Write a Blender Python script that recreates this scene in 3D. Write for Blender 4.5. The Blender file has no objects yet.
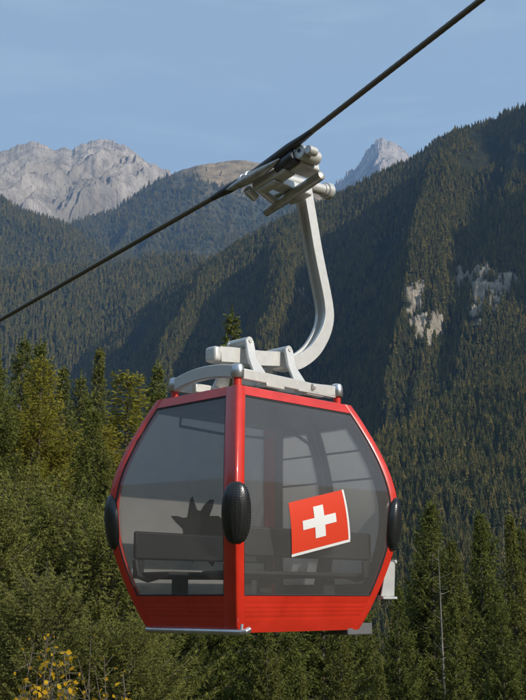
import bpy, math, random
import numpy as np
from mathutils import Vector, Matrix
R = math.radians
random.seed(7)
scn = bpy.context.scene
COL = scn.collection

# ------------------------------------------------------------ camera, sky, sun, exposure
EZ = 1.7                       # eye height above the ledge the photographer stands on
PITCH = R(12.8)
F = 1100.0
cam = bpy.data.cameras.new('camera'); camo = bpy.data.objects.new('camera', cam); COL.objects.link(camo)
cam.sensor_fit = 'HORIZONTAL'; cam.sensor_width = 36.0; cam.lens = 36.0 * F / 526.0
cam.clip_start = 0.1; cam.clip_end = 40000
camo.location = (0, 0, EZ); camo.rotation_euler = (R(90) + PITCH, 0, 0)
scn.camera = camo

SUN_AZ, SUN_EL = R(57), R(28.5)      # azimuth: degrees to the right of straight behind the camera
SH = Vector((math.sin(SUN_AZ), -math.cos(SUN_AZ), 0))
SD = Vector((SH.x * math.cos(SUN_EL), SH.y * math.cos(SUN_EL), math.sin(SUN_EL)))
world = bpy.data.worlds.new('World'); scn.world = world; world.use_nodes = True
wn, wl = world.node_tree.nodes, world.node_tree.links
wn.clear()
sky = wn.new('ShaderNodeTexSky'); sky.sky_type = 'NISHITA'; sky.sun_disc = False
sky.sun_elevation = SUN_EL
sky.sun_rotation = math.atan2(SD.x, SD.y)
sky.altitude = 1200; sky.air_density = 1.0; sky.dust_density = 2.2; sky.ozone_density = .8
tc = wn.new('ShaderNodeTexCoord'); mp = wn.new('ShaderNodeMapping'); mp.inputs['Scale'].default_value = (2.2, 2.2, 16)
mp.inputs['Rotation'].default_value = (R(6), R(10), 0)
nz = wn.new('ShaderNodeTexNoise'); nz.inputs['Scale'].default_value = 2.2; nz.inputs['Detail'].default_value = 7
nz.inputs['Roughness'].default_value = .55; nz.inputs['Distortion'].default_value = .5
rp = wn.new('ShaderNodeMapRange'); rp.inputs[1].default_value = .5; rp.inputs[2].default_value = .85
rp.inputs[3].default_value = .46; rp.inputs[4].default_value = .74
mx = wn.new('ShaderNodeMixRGB'); mx.inputs[2].default_value = (3.35, 4.35, 4.75, 1)
bg = wn.new('ShaderNodeBackground'); bg.inputs['Strength'].default_value = 0.135
wo = wn.new('ShaderNodeOutputWorld')
wl.new(tc.outputs['Generated'], mp.inputs[0]); wl.new(mp.outputs[0], nz.inputs['Vector'])
wl.new(nz.outputs['Fac'], rp.inputs[0]); wl.new(rp.outputs[0], mx.inputs[0])
wl.new(sky.outputs[0], mx.inputs[1]); wl.new(mx.outputs[0], bg.inputs[0]); wl.new(bg.outputs[0], wo.inputs[0])

sl = bpy.data.lights.new('sun', 'SUN'); sl.energy = 5.0; sl.angle = R(0.5); sl.color = (1, .93, .82)
so = bpy.data.objects.new('sun', sl); COL.objects.link(so)
so.rotation_euler = (-SD).to_track_quat('-Z', 'Y').to_euler()
so.location = (20, -10, 30)
vs = scn.view_settings
vs.view_transform = 'Standard'; vs.look = 'None'; vs.exposure = 0.40; vs.gamma = 1; vs.use_curve_mapping = False
try:
    scn.cycles.volume_bounces = 0; scn.cycles.transparent_max_bounces = 24
    scn.cycles.max_bounces = 8; scn.cycles.diffuse_bounces = 3
except Exception: pass

# ------------------------------------------------------------ materials
def mat(name):
    m = bpy.data.materials.new(name); m.use_nodes = True
    nt = m.node_tree; nt.nodes.clear()
    out = nt.nodes.new('ShaderNodeOutputMaterial')
    return m, nt, out
def N(nt, t, **k):
    n = nt.nodes.new(t)
    for a, v in k.items():
        if isinstance(v, (int, float, tuple, list)) and a in n.inputs: n.inputs[a].default_value = v
        else: setattr(n, a, v)
    return n
def princ(name, col, rough=.5, metal=0, coat=0, noise=0, nscale=8, bump=0, bscale=60, spec=.5, rvar=0):
    m, nt, out = mat(name)
    p = N(nt, 'ShaderNodeBsdfPrincipled')
    p.inputs['Base Color'].default_value = (*col, 1); p.inputs['Roughness'].default_value = rough
    p.inputs['Metallic'].default_value = metal; p.inputs['Coat Weight'].default_value = coat
    p.inputs['Coat Roughness'].default_value = .08; p.inputs['Specular IOR Level'].default_value = spec
    nt.links.new(p.outputs[0], out.inputs[0])
    t = N(nt, 'ShaderNodeTexCoord')
    if noise:
        n = N(nt, 'ShaderNodeTexNoise'); n.inputs['Scale'].default_value = nscale; n.inputs['Detail'].default_value = 6
        nt.links.new(t.outputs['Object'], n.inputs['Vector'])
        r = N(nt, 'ShaderNodeMapRange'); r.inputs[1].default_value = .3; r.inputs[2].default_value = .7
        r.inputs[3].default_value = 1 - noise; r.inputs[4].default_value = 1 + noise * .5
        nt.links.new(n.outputs['Fac'], r.inputs[0])
        mm = N(nt, 'ShaderNodeMixRGB'); mm.blend_type = 'MULTIPLY'; mm.inputs[0].default_value = 1
        mm.inputs[1].default_value = (*col, 1); nt.links.new(r.outputs[0], mm.inputs[2])
        nt.links.new(mm.outputs[0], p.inputs['Base Color'])
        if rvar:
            r2 = N(nt, 'ShaderNodeMapRange'); r2.inputs[1].default_value = .3; r2.inputs[2].default_value = .7
            r2.inputs[3].default_value = rough - rvar; r2.inputs[4].default_value = rough + rvar
            nt.links.new(n.outputs['Fac'], r2.inputs[0]); nt.links.new(r2.outputs[0], p.inputs['Roughness'])
    if bump:
        n2 = N(nt, 'ShaderNodeTexNoise'); n2.inputs['Scale'].default_value = bscale; n2.inputs['Detail'].default_value = 4
        nt.links.new(t.outputs['Object'], n2.inputs['Vector'])
        b = N(nt, 'ShaderNodeBump'); b.inputs['Strength'].default_value = bump; b.inputs['Distance'].default_value = .01
        nt.links.new(n2.outputs['Fac'], b.inputs['Height']); nt.links.new(b.outputs[0], p.inputs['Normal'])
    return m
RED = princ('red_paint', (.64, .032, .014), .33, 0, .4, noise=.13, nscale=5, rvar=.08)
ALU = princ('cast_aluminium', (.66, .645, .60), .40, .40, 0, noise=.05, nscale=20, bump=.03, bscale=140, rvar=.02)
STEEL = princ('worn_steel', (.50, .48, .43), .42, .7, 0, noise=.3, nscale=14, bump=.12, bscale=70, rvar=.1)
DSTEEL = princ('dark_steel', (.10, .10, .105), .45, .6, 0, noise=.3, nscale=14)
CHROME = princ('bare_aluminium_tube', (.62, .62, .62), .28, .85, 0, noise=.1, nscale=12, rvar=.06)
GREYP = princ('grey_plastic', (.13, .13, .135), .5, 0, 0, noise=.1)
ROOFM = princ('grey_roof_sheet', (.34, .34, .34), .5, .3, 0, noise=.15, nscale=6)
RACKM = princ('pale_painted_steel', (.50, .50, .48), .4, .1, 0, noise=.15)
RUBBER = princ('black_rubber', (.018, .019, .018), .30, 0, .3, noise=.2, nscale=30)
SEATM = princ('black_seat_plastic', (.018, .018, .02), .6, 0, 0, noise=.2)
DARKF = princ('dark_frame', (.03, .03, .034), .5, 0, 0)
HEAD = princ('dark_headliner', (.05, .05, .06), .7)
WHITE = princ('white_foil', (.78, .78, .76), .4)
FLAGR = princ('flag_red_foil', (.70, .055, .022), .4)
EMBM = princ('dark_foil', (.015, .014, .012), .9)

def glass_mat(name, tint, haze, hz, rough=.12, trl=.4):
    # tinted, scratched polycarbonate: part clear, part scattering, part mirror
    m, nt, out = mat(name)
    tr = N(nt, 'ShaderNodeBsdfTransparent'); tr.inputs[0].default_value = (*tint, 1)
    di = N(nt, 'ShaderNodeBsdfDiffuse'); di.inputs[0].default_value = (*haze, 1)
    tl = N(nt, 'ShaderNodeBsdfTranslucent'); tl.inputs[0].default_value = (*haze, 1)
    a = N(nt, 'ShaderNodeMixShader'); a.inputs[0].default_value = trl
    nt.links.new(di.outputs[0], a.inputs[1]); nt.links.new(tl.outputs[0], a.inputs[2])
    t = N(nt, 'ShaderNodeTexCoord'); n = N(nt, 'ShaderNodeTexNoise'); n.inputs['Scale'].default_value = 1.6
    n.inputs['Detail'].default_value = 5
    nt.links.new(t.outputs['Object'], n.inputs['Vector'])
    r = N(nt, 'ShaderNodeMapRange'); r.inputs[1].default_value = .3; r.inputs[2].default_value = .7
    r.inputs[3].default_value = hz * .85; r.inputs[4].default_value = hz * 1.15
    nt.links.new(n.outputs['Fac'], r.inputs[0])
    b = N(nt, 'ShaderNodeMixShader'); nt.links.new(r.outputs[0], b.inputs[0])
    nt.links.new(tr.outputs[0], b.inputs[1]); nt.links.new(a.outputs[0], b.inputs[2])
    g = N(nt, 'ShaderNodeBsdfGlossy'); g.inputs['Roughness'].default_value = rough; g.inputs[0].default_value = (1, 1, 1, 1)
    fr = N(nt, 'ShaderNodeFresnel'); fr.inputs[0].default_value = 1.45
    # mirror only off the side that faces the air, so the thin pane does not act as a solid block
    ge = N(nt, 'ShaderNodeNewGeometry'); sb = N(nt, 'ShaderNodeMath'); sb.operation = 'SUBTRACT'; sb.inputs[0].default_value = 1
    nt.links.new(ge.outputs['Backfacing'], sb.inputs[1]); mu = N(nt, 'ShaderNodeMath'); mu.operation = 'MULTIPLY'
    nt.links.new(fr.outputs[0], mu.inputs[0]); nt.links.new(sb.outputs[0], mu.inputs[1])
    c = N(nt, 'ShaderNodeMixShader'); nt.links.new(mu.outputs[0], c.inputs[0])
    nt.links.new(b.outputs[0], c.inputs[1]); nt.links.new(g.outputs[0], c.inputs[2]); nt.links.new(c.outputs[0], out.inputs[0])
    return m
GLASS = glass_mat('tinted_glass', (.93, .925, .92), (.44, .43, .415), .13, .05)
GLASSB = glass_mat('scratched_glass_brightened', (.86, .85, .84), (.80, .78, .75), .58, .08, .6)  # scratched too, but extra paleness put in so the far panes look sunlit

def leaf_mat(name, c1, c2, c3, scale=.6, trans=.3, rnd=.5):
    # c1..c2 by noise and per-leaf attribute, c3 mixed in by tree (Object Info random)
    m, nt, out = mat(name)
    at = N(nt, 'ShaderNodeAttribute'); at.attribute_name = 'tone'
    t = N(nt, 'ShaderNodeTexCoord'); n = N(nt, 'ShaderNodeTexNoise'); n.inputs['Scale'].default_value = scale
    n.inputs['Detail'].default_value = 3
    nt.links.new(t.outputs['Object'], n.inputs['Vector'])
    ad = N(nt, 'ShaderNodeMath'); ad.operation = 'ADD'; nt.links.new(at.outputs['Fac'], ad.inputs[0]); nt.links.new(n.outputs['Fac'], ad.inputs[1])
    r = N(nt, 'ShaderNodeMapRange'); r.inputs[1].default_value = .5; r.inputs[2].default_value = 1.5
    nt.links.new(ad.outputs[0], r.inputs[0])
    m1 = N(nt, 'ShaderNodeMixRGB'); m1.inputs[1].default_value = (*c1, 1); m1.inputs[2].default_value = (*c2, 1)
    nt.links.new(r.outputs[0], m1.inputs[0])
    oi = N(nt, 'ShaderNodeObjectInfo')
    pw = N(nt, 'ShaderNodeMath'); pw.operation = 'POWER'; pw.inputs[1].default_value = 2.2
    nt.links.new(oi.outputs['Random'], pw.inputs[0])
    ml = N(nt, 'ShaderNodeMath'); ml.operation = 'MULTIPLY'; ml.inputs[1].default_value = rnd
    nt.links.new(pw.outputs[0], ml.inputs[0])
    m2 = N(nt, 'ShaderNodeMixRGB'); nt.links.new(ml.outputs[0], m2.inputs[0])
    nt.links.new(m1.outputs[0], m2.inputs[1]); m2.inputs[2].default_value = (*c3, 1)
    d = N(nt, 'ShaderNodeBsdfDiffuse'); tl = N(nt, 'ShaderNodeBsdfTranslucent')
    nt.links.new(m2.outputs[0], d.inputs[0]); nt.links.new(m2.outputs[0], tl.inputs[0])
    ms = N(nt, 'ShaderNodeMixShader'); ms.inputs[0].default_value = trans
    nt.links.new(d.outputs[0], ms.inputs[1]); nt.links.new(tl.outputs[0], ms.inputs[2]); nt.links.new(ms.outputs[0], out.inputs[0])
    return m
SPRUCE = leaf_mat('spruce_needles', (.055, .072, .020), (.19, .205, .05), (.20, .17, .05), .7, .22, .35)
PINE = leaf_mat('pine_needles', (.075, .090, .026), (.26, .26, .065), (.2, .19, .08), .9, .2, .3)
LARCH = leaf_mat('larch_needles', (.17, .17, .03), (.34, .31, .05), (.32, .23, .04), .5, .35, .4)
YELLOW = leaf_mat('yellow_leaves', (.50, .27, .018), (.66, .44, .03), (.4, .2, .02), 6, .4, .2)
FARLEAF = leaf_mat('far_conifers', (.042, .050, .024), (.135, .13, .046), (.26, .19, .055), .012, .12, .6)
BARK = princ('bark', (.14, .115, .09), .9, noise=.4, nscale=6, bump=.5, bscale=25)
PALEBARK = princ('pale_bark', (.20, .18, .15), .9, noise=.4, nscale=5, bump=.4, bscale=25)

def terrain_mat(name, ca, cb, rock, sc, stretch=(1, 1, 1), bump=0, bdist=10, shrub=None):
    """ground cover ca..cb, 'rock' attribute blends to stone; shrub: darker patches"""
    m, nt, out = mat(name)
    t = N(nt, 'ShaderNodeTexCoord'); mpn = N(nt, 'ShaderNodeMapping'); mpn.inputs['Scale'].default_value = stretch
    nt.links.new(t.outputs['Object'], mpn.inputs[0])
    n = N(nt, 'ShaderNodeTexNoise'); n.inputs['Scale'].default_value = sc; n.inputs['Detail'].default_value = 8
    n.inputs['Roughness'].default_value = .62
    nt.links.new(mpn.outputs[0], n.inputs['Vector'])
    r = N(nt, 'ShaderNodeMapRange'); r.inputs[1].default_value = .38; r.inputs[2].default_value = .62
    nt.links.new(n.outputs['Fac'], r.inputs[0])
    m1 = N(nt, 'ShaderNodeMixRGB'); m1.inputs[1].default_value = (*ca, 1); m1.inputs[2].default_value = (*cb, 1)
    nt.links.new(r.outputs[0], m1.inputs[0])
    at = N(nt, 'ShaderNodeAttribute'); at.attribute_name = 'rock'
    n2 = N(nt, 'ShaderNodeTexNoise'); n2.inputs['Scale'].default_value = sc * 3; n2.inputs['Detail'].default_value = 9
    n2.inputs['Roughness'].default_value = .7
    nt.links.new(mpn.outputs[0], n2.inputs['Vector'])
    r2 = N(nt, 'ShaderNodeMapRange'); r2.inputs[1].default_value = .3; r2.inputs[2].default_value = .7
    r2.inputs[3].default_value = .35; r2.inputs[4].default_value = 1.45
    nt.links.new(n2.outputs['Fac'], r2.inputs[0])
    mr = N(nt, 'ShaderNodeMixRGB'); mr.blend_type = 'MULTIPLY'; mr.inputs[0].default_value = 1
    mr.inputs[1].default_value = (*rock, 1); nt.links.new(r2.outputs[0], mr.inputs[2])
    m2 = N(nt, 'ShaderNodeMixRGB'); nt.links.new(at.outputs['Fac'], m2.inputs[0])
    nt.links.new(m1.outputs[0], m2.inputs[1]); nt.links.new(mr.outputs[0], m2.inputs[2])
    d = N(nt, 'ShaderNodeBsdfPrincipled'); d.inputs['Roughness'].default_value = .95; d.inputs['Specular IOR Level'].default_value = .1
    nt.links.new(m2.outputs[0], d.inputs['Base Color'])
    if bump:
        b = N(nt, 'ShaderNodeBump'); b.inputs['Strength'].default_value = bump; b.inputs['Distance'].default_value = bdist
        nt.links.new(n2.outputs['Fac'], b.inputs['Height']); nt.links.new(b.outputs[0], d.inputs['Normal'])
    nt.links.new(d.outputs[0], out.inputs[0])
    return m
GROUNDM = terrain_mat('forest_floor', (.05, .05, .02), (.09, .075, .035), (.3, .28, .25), .25, bump=.3, bdist=.3)
SLOPEM = terrain_mat('wooded_slope', (.022, .028, .013), (.045, .045, .02), (.46, .395, .30), .035, bump=1.0, bdist=8)
ALPM = terrain_mat('alpine_slope', (.045, .052, .03), (.075, .07, .04), (.27, .20, .11), .006, bump=.5, bdist=15)
ROCKM = terrain_mat('grey_limestone', (.24, .20, .15), (.34, .30, .24), (.44, .385, .32), .004, stretch=(1.3, 1.3, 1.0), bump=1.0, bdist=40)

# ------------------------------------------------------------ helpers
def props(o, label=None, cat=None, group=None, kind=None):
    if label: o['label'] = label
    if cat: o['category'] = cat
    if group: o['group'] = group
    if kind: o['kind'] = kind
    return o
def empty(name, loc=(0, 0, 0), rz=0, parent=None):
    o = bpy.data.objects.new(name, None); o.empty_display_size = .2; COL.objects.link(o)
    o.location = loc; o.rotation_euler = (0, 0, rz); o.parent = parent
    return o
class MB:
    def __init__(s): s.v = []; s.f = []; s.m = []; s.cur = 0
    def add(s, vs, fs):
        b = len(s.v); s.v += [tuple(x) for x in vs]; s.f += [tuple(b + i for i in f) for f in fs]; s.m += [s.cur] * len(fs)
    def box(s, x0, x1, y0, y1, z0, z1, M=None):
        vs = [Vector(p) for p in [(x0, y0, z0), (x1, y0, z0), (x1, y1, z0), (x0, y1, z0), (x0, y0, z1), (x1, y0, z1), (x1, y1, z1), (x0, y1, z1)]]
        if M: vs = [M @ q for q in vs]
        s.add(vs, [(3, 2, 1, 0), (4, 5, 6, 7), (0, 1, 5, 4), (1, 2, 6, 5), (2, 3, 7, 6), (3, 0, 4, 7)])
    def loft(s, rings, closed=True, cap=True):
        n = len(rings[0]); vs = [p for r in rings for p in r]; fs = []
        for i in range(len(rings) - 1):
            for j in range(n if closed else n - 1):
                k = (j + 1) % n
                fs.append((i * n + j, i * n + k, (i + 1) * n + k, (i + 1) * n + j))
        if cap and closed:
            fs.append(tuple(range(n - 1, -1, -1))); fs.append(tuple((len(rings) - 1) * n + j for j in range(n)))
        s.add(vs, fs)
    def tube(s, path, r, n=12, flat=1.0, up=None):
        path = [Vector(p) for p in path]; rings = []
        rs = r if isinstance(r, (list, tuple)) else [r] * len(path)
        prev = None
        for i, p in enumerate(path):
            t = (path[min(i + 1, len(path) - 1)] - path[max(i - 1, 0)]).normalized()
            if prev is None:
                a = Vector(up) if up else (Vector((0, 0, 1)) if abs(t.z) < .9 else Vector((1, 0, 0)))
            else: a = prev
            a = (a - t * a.dot(t)).normalized(); b = t.cross(a); prev = a
            rings.append([p + a * math.cos(2 * math.pi * k / n) * rs[i] + b * math.sin(2 * math.pi * k / n) * rs[i] * flat for k in range(n)])
        s.loft(rings)
    def build(s, name, material, parent=None, bevel=0, smooth=True, seg=2, angle=35):
        me = bpy.data.meshes.new(name); me.from_pydata(s.v, [], s.f)
        mats = material if isinstance(material, (list, tuple)) else [material]
        for m_ in mats: me.materials.append(m_)
        if len(mats) > 1: me.polygons.foreach_set('material_index', s.m)
        o = bpy.data.objects.new(name, me); COL.objects.link(o); o.parent = parent
        import bmesh
        bm = bmesh.new(); bm.from_mesh(me); bmesh.ops.recalc_face_normals(bm, faces=bm.faces[:]); bm.to_mesh(me); bm.free()
        if bevel:
            md = o.modifiers.new('bevel', 'BEVEL'); md.width = bevel; md.segments = seg; md.limit_method = 'ANGLE'; md.angle_limit = R(30)
        if smooth:
            me.shade_smooth()
            me.set_sharp_from_angle(angle=R(angle))
        return o
def np_mesh(name, V, Fq, material, parent=None, attr=None, smooth=False):
    """V (n,3), Fq (m,k) with k 3 or 4"""
    me = bpy.data.meshes.new(name); k = Fq.shape[1]
    me.vertices.add(len(V)); me.vertices.foreach_set('co', np.ascontiguousarray(V, dtype=np.float32).ravel())
    me.loops.add(Fq.size); me.loops.foreach_set('vertex_index', np.ascontiguousarray(Fq, dtype=np.int32).ravel())
    me.polygons.add(len(Fq)); me.polygons.foreach_set('loop_start', np.arange(0, Fq.size, k, dtype=np.int32))
    try: me.polygons.foreach_set('loop_total', np.full(len(Fq), k, dtype=np.int32))
    except Exception: pass
    for m_ in (material if isinstance(material, (list, tuple)) else [material]): me.materials.append(m_)
    if attr:
        for an, dom, vals in attr:
            a = me.attributes.new(an, 'FLOAT', dom); a.data.foreach_set('value', np.ascontiguousarray(vals, dtype=np.float32))
    me.update(calc_edges=True); me.validate()
    me.polygons.foreach_set('use_smooth', np.full(len(me.polygons), smooth))
    o = bpy.data.objects.new(name, me)
    COL.objects.link(o)
    if parent: o.parent = parent
    return o
# value noise
_rs = np.random.RandomState(3); _T = _rs.rand(256, 256)
def vnoise(x, y):
    xi = np.floor(x).astype(int); yi = np.floor(y).astype(int); fx = x - xi; fy = y - yi
    fx = fx * fx * fx * (fx * (fx * 6 - 15) + 10); fy = fy * fy * fy * (fy * (fy * 6 - 15) + 10)
    a = _T[xi & 255, yi & 255]; b = _T[(xi + 1) & 255, yi & 255]; c = _T[xi & 255, (yi + 1) & 255]; d = _T[(xi + 1) & 255, (yi + 1) & 255]
    return (a * (1 - fx) + b * fx) * (1 - fy) + (c * (1 - fx) + d * fx) * fy
def fbm(x, y, o=5, g=.5):
    s = 0; a = 1; t = 0
    for i in range(o): s = s + a * (vnoise(x + 17.3 * i, y + 9.1 * i) - .5); t += a; a *= g; x = x * 2.03; y = y * 2.03
    return s / t * 2
def ridged(x, y, o=5, g=.5):
    s = 0; a = 1; t = 0
    for i in range(o): s = s + a * (1 - np.abs(2 * vnoise(x + 7.7 * i, y + 3.1 * i) - 1)); t += a; a *= g; x = x * 2.1; y = y * 2.1
    return s / t
def sstep(a, b, x):
    t = np.clip((x - a) / (b - a), 0, 1); return t * t * (3 - 2 * t)
cP, sP = math.cos(PITCH), math.sin(PITCH)
def elev(px, py):
    """world azimuth tangent (x/y) and elevation tangent (z/r) of a sight line of the photograph"""
    xc = (np.asarray(px, float) - 263) / F; yc = (350 - np.asarray(py, float)) / F
    dy = cP - yc * sP; dz = sP + yc * cP
    return np.arctan2(xc, dy), dz / np.hypot(xc, dy)

# ------------------------------------------------------------ ground near the camera and valley floor
def ground_z(x, y):
    x = np.asarray(x, float); y = np.asarray(y, float); d = np.hypot(x, y) + 1e-6
    s = sstep(-.20, .03, x / d)
    k = .13 + .20 * s
    fwd = np.clip(d - 4, 0, None)
    z = -k * fwd
    z = np.maximum(z, -170.0)
    az = np.abs(np.arctan2(x, y)); up = sstep(R(32), R(75), az)
    z = z * (1 - up) + up * np.clip(d - 12, 0, 260) * .30
    z = z + fbm(x / 30, y / 30, 4) * 1.2 * np.clip(d / 30, 0, 1) + fbm(x / 200, y / 200, 4) * 14 * np.clip(d / 300, 0, 1)
    return z
def make_ground():
    nr, na = 170, 200
    rr = np.concatenate([[0], np.geomspace(1.0, 9000, nr - 1)]); aa = np.linspace(0, 2 * np.pi, na, endpoint=False)
    RR, AA = np.meshgrid(rr, aa, indexing='ij'); X = RR * np.sin(AA); Y = RR * np.cos(AA); Z = ground_z(X, Y)
    V = np.stack([X, Y, Z], -1).reshape(-1, 3)
    i, j = np.meshgrid(np.arange(nr - 1), np.arange(na), indexing='ij'); k = (j + 1) % na
    Fq = np.stack([i * na + j, i * na + k, (i + 1) * na + k, (i + 1) * na + j], -1).reshape(-1, 4)
    return props(np_mesh('ground', V, Fq, GROUNDM, attr=[('rock', 'POINT', np.zeros(len(V)))], smooth=True), kind='structure')
make_ground()

# ------------------------------------------------------------ mountains
class Ridge: pass
def pa(px): return float(elev(px, 350)[0])
def ridge(name, crest, D, W, base, material, nu=320, nv=150, power=1.0, relief=None, back=1.0, rockf=None, crest_noise=0.0):
    """crest: skyline as sight lines; D: distance of the crest; the flank runs W metres towards the valley, the back falls away behind"""
    px = np.array([c[0] for c in crest], float); py = np.array([c[1] for c in crest], float)
    Dv = np.array([c[2] for c in crest], float) if len(crest[0]) > 2 else np.full(len(px), float(D))
    az, te = elev(px, py)
    lo_, hi_ = max(az[0], pa(-170)), min(az[-1], pa(690)); A = np.linspace(lo_, hi_, nu)      # finest where it is looked at
    if az[0] < lo_: A = np.concatenate([np.linspace(az[0], lo_, 50)[:-1], A])
    if az[-1] > hi_: A = np.concatenate([A, np.linspace(hi_, az[-1], 50)[1:]])
    nu = len(A); TE = np.interp(A, az, te); DD = np.interp(A, az, Dv)
    CN = crest_noise * fbm(A * 260, A * 0 + 3.3, 5, .6) * .01
    T = np.concatenate([np.linspace(0, 1, nv), 1 + np.linspace(0, 1, 24)[1:] * back])
    AA, TT = np.meshgrid(A, T, indexing='ij')
    Dg = np.repeat(DD[:, None], len(T), 1); H = np.repeat((TE * DD)[:, None], len(T), 1) + EZ
    r = Dg - W * (1 - TT)
    front = base + (H - base) * np.clip(TT, 0, 1) ** power
    backz = H - (H - base) * np.clip(TT - 1, 0, None) * .8
    Z = np.where(TT <= 1, front, backz) + np.repeat((CN * DD)[:, None], len(T), 1) * np.exp(-np.abs(TT - 1) * 22)
    X = r * np.sin(AA); Y = r * np.cos(AA)
    env = np.where(TT <= 1, np.clip((1 - TT) * 5, 0, 1) * np.clip(TT * 6, 0, 1), np.clip((TT - 1) * 4, 0, 1))
    g = Ridge(); g.X, g.Y, g.T, g.A = X, Y, TT, AA
    if relief: Z = Z + relief(X, Y, TT, AA, r) * env
    rock = rockf(X, Y, TT, AA, Z) if rockf else np.zeros_like(Z)
    if rockf and rockf.__name__ == 'cliffs': Z = Z + rock * ((ridged(X / 22, Z / 40, 5, .6) - .6) * 26 + fbm(X / 7, Z / 7, 3) * 8)
    g.Z = Z; g.rock = rock
    V = np.stack([X, Y, Z], -1).reshape(-1, 3); m_ = len(T)
    i, j = np.meshgrid(np.arange(nu - 1), np.arange(m_ - 1), indexing='ij')
    Fq = np.stack([i * m_ + j, (i + 1) * m_ + j, (i + 1) * m_ + j + 1, i * m_ + j + 1], -1).reshape(-1, 4)
    props(np_mesh(name, V, Fq, material, attr=[('rock', 'POINT', rock.ravel())], smooth=True), kind='structure')
    g.nv = nv
    return g
def pa(px): return float(elev(px, 350)[0])
PXA = lambda AA: 263 + F * np.tan(AA) * cP      # rough photo column of an azimuth

def rel_rock(k, seed, skew, amp):
    """slanting ribs and gullies running down from the crest"""
    def f(X, Y, T, A, r):
        sx = A * r; d = (1 - T) * 1900 ; w = fbm(X / 500 + seed, Y / 500, 4) * 150
        q = (sx + skew * d + w) / k
        big = ridged(q, d / 1500 + seed, 2, .5); fine = ridged(q * 5.2 + fbm(X / 120, Y / 120, 3) * .7, d / 700 + seed, 5, .55)
        return ((big - .6) * 1.15 + (fine - .55) * .50) * amp * np.clip(1.35 - T, .45, 1) + fbm(X / 60, (Y + X) / 60, 5, .6) * 18
    return f
G1 = ridge('mountain', [(-1100, 230), (-700, 190), (-480, 165), (-330, 182), (-200, 158), (-120, 168), (-60, 158), (-20, 152), (0, 151), (14, 147), (24, 143), (34, 141), (44, 145), (55, 150), (64, 147), (72, 149), (80, 144), (92, 141), (104, 140), (114, 141), (124, 145),
            (136, 153), (150, 164), (166, 172), (185, 184), (205, 196), (240, 215)], 5200, 1900, 500, ROCKM, 760, 380, 1.05, rel_rock(640, 3, 1.0, 640), .8,
           lambda X, Y, T, A, Z: np.clip(.75 + fbm(X / 260, Y / 260, 5) * 1.2 - np.clip(.35 - T, 0, 1) * 2, 0, 1), crest_noise=.30)
G2 = ridge('mountain', [(296, 215), (315, 196), (330, 186), (340, 180), (347, 172), (356, 166), (362, 160), (366, 151), (372, 144), (378, 138), (382, 136), (387, 141), (393, 142), (400, 147), (406, 151), (415, 158), (428, 165), (450, 180)],
           6600, 2000, 700, ROCKM, 420, 220, 1.0, rel_rock(330, 8, .6, 560), .8,
           lambda X, Y, T, A, Z: np.clip(.9 + fbm(X / 260, Y / 260, 5) * .6, 0, 1), crest_noise=.5)
G3 = ridge('mountain', [(40, 236), (75, 222), (95, 216), (110, 212), (130, 200), (145, 188), (160, 180), (172, 174), (185, 169), (200, 165), (215, 163), (232, 160), (250, 161), (275, 166), (300, 176), (325, 188), (350, 205), (380, 225)],
           4000, 1900, 100, ALPM, 420, 200, 1.0, lambda X, Y, T, A, r: (ridged(X / 420, Y / 700 + 3, 4) - .55) * 240 + fbm(X / 90, Y / 90, 4) * 25, .8, lambda X, Y, T, A, Z: np.clip((T - .84) * 9 + fbm(X / 200, Y / 200, 4) * 1.3, 0, 1) * (T > .7) * np.clip((PXA(A) - 165) / 40, 0, 1), crest_noise=.12)
G4 = ridge('mountain', [(-1200, 60), (-800, 95), (-560, 70), (-380, 110), (-220, 128), (-120, 154), (-60, 176), (-20, 192), (0, 200), (14, 207), (26, 213), (45, 217), (60, 222), (75, 228), (92, 240), (108, 251), (125, 266), (150, 284), (180, 304)],
           2950, 1300, -150, SLOPEM, 300, 150, 1.0, lambda X, Y, T, A, r: (ridged(X / 380, Y / 500 + 8, 4) - .55) * 170 + fbm(X / 80, Y / 80, 4) * 14, .8,
           crest_noise=.2)
G5 = ridge('hill', [(-1200, 330), (-800, 290), (-500, 262), (-280, 275), (-120, 268), (-60, 274), (-10, 276), (20, 272), (50, 268), (85, 269), (110, 267), (130, 262), (150, 257), (170, 256), (190, 258), (215, 264), (250, 281), (290, 306)],
           2250, 1150, -180, SLOPEM, 320, 160, 1.0, lambda X, Y, T, A, r: (ridged(X / 300 + 5, Y / 420, 4) - .55) * 120 + fbm(X / 60, Y / 60, 4) * 10, .8, crest_noise=.2)
def cliffs(X, Y, T, A, Z):
    te = (Z - EZ) / np.hypot(X, Y); ye = 350 - F * np.tan(np.arctan(te) - PITCH)
    p = PXA(A); n = fbm(X / 38, Z / 30, 5, .6) ; n2 = fbm(X / 11 + 9, Z / 11, 4, .6)
    m = np.zeros_like(Z)
    for (cx, cy, sx, sy, w) in [(487, 296, 24, 20, 1.3), (507, 286, 15, 9, 1.2), (418, 300, 8, 18, 1.2), (424, 328, 10, 14, 1.2), (437, 325, 9, 11, 1), (463, 288, 8, 11, 1), (475, 318, 15, 9, 1), (408, 232, 24, 4, .30), (300, 292, 14, 6, .55), (452, 276, 5, 5, .4)]:
        m = np.maximum(m, 1.25 * w * np.exp(-((p - cx) / sx) ** 2 - ((ye - cy) / sy) ** 2))
    return np.clip((m - .52 + n * 1.0 + n2 * 1.0) * 5, 0, 1) * (m > .12)
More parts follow.
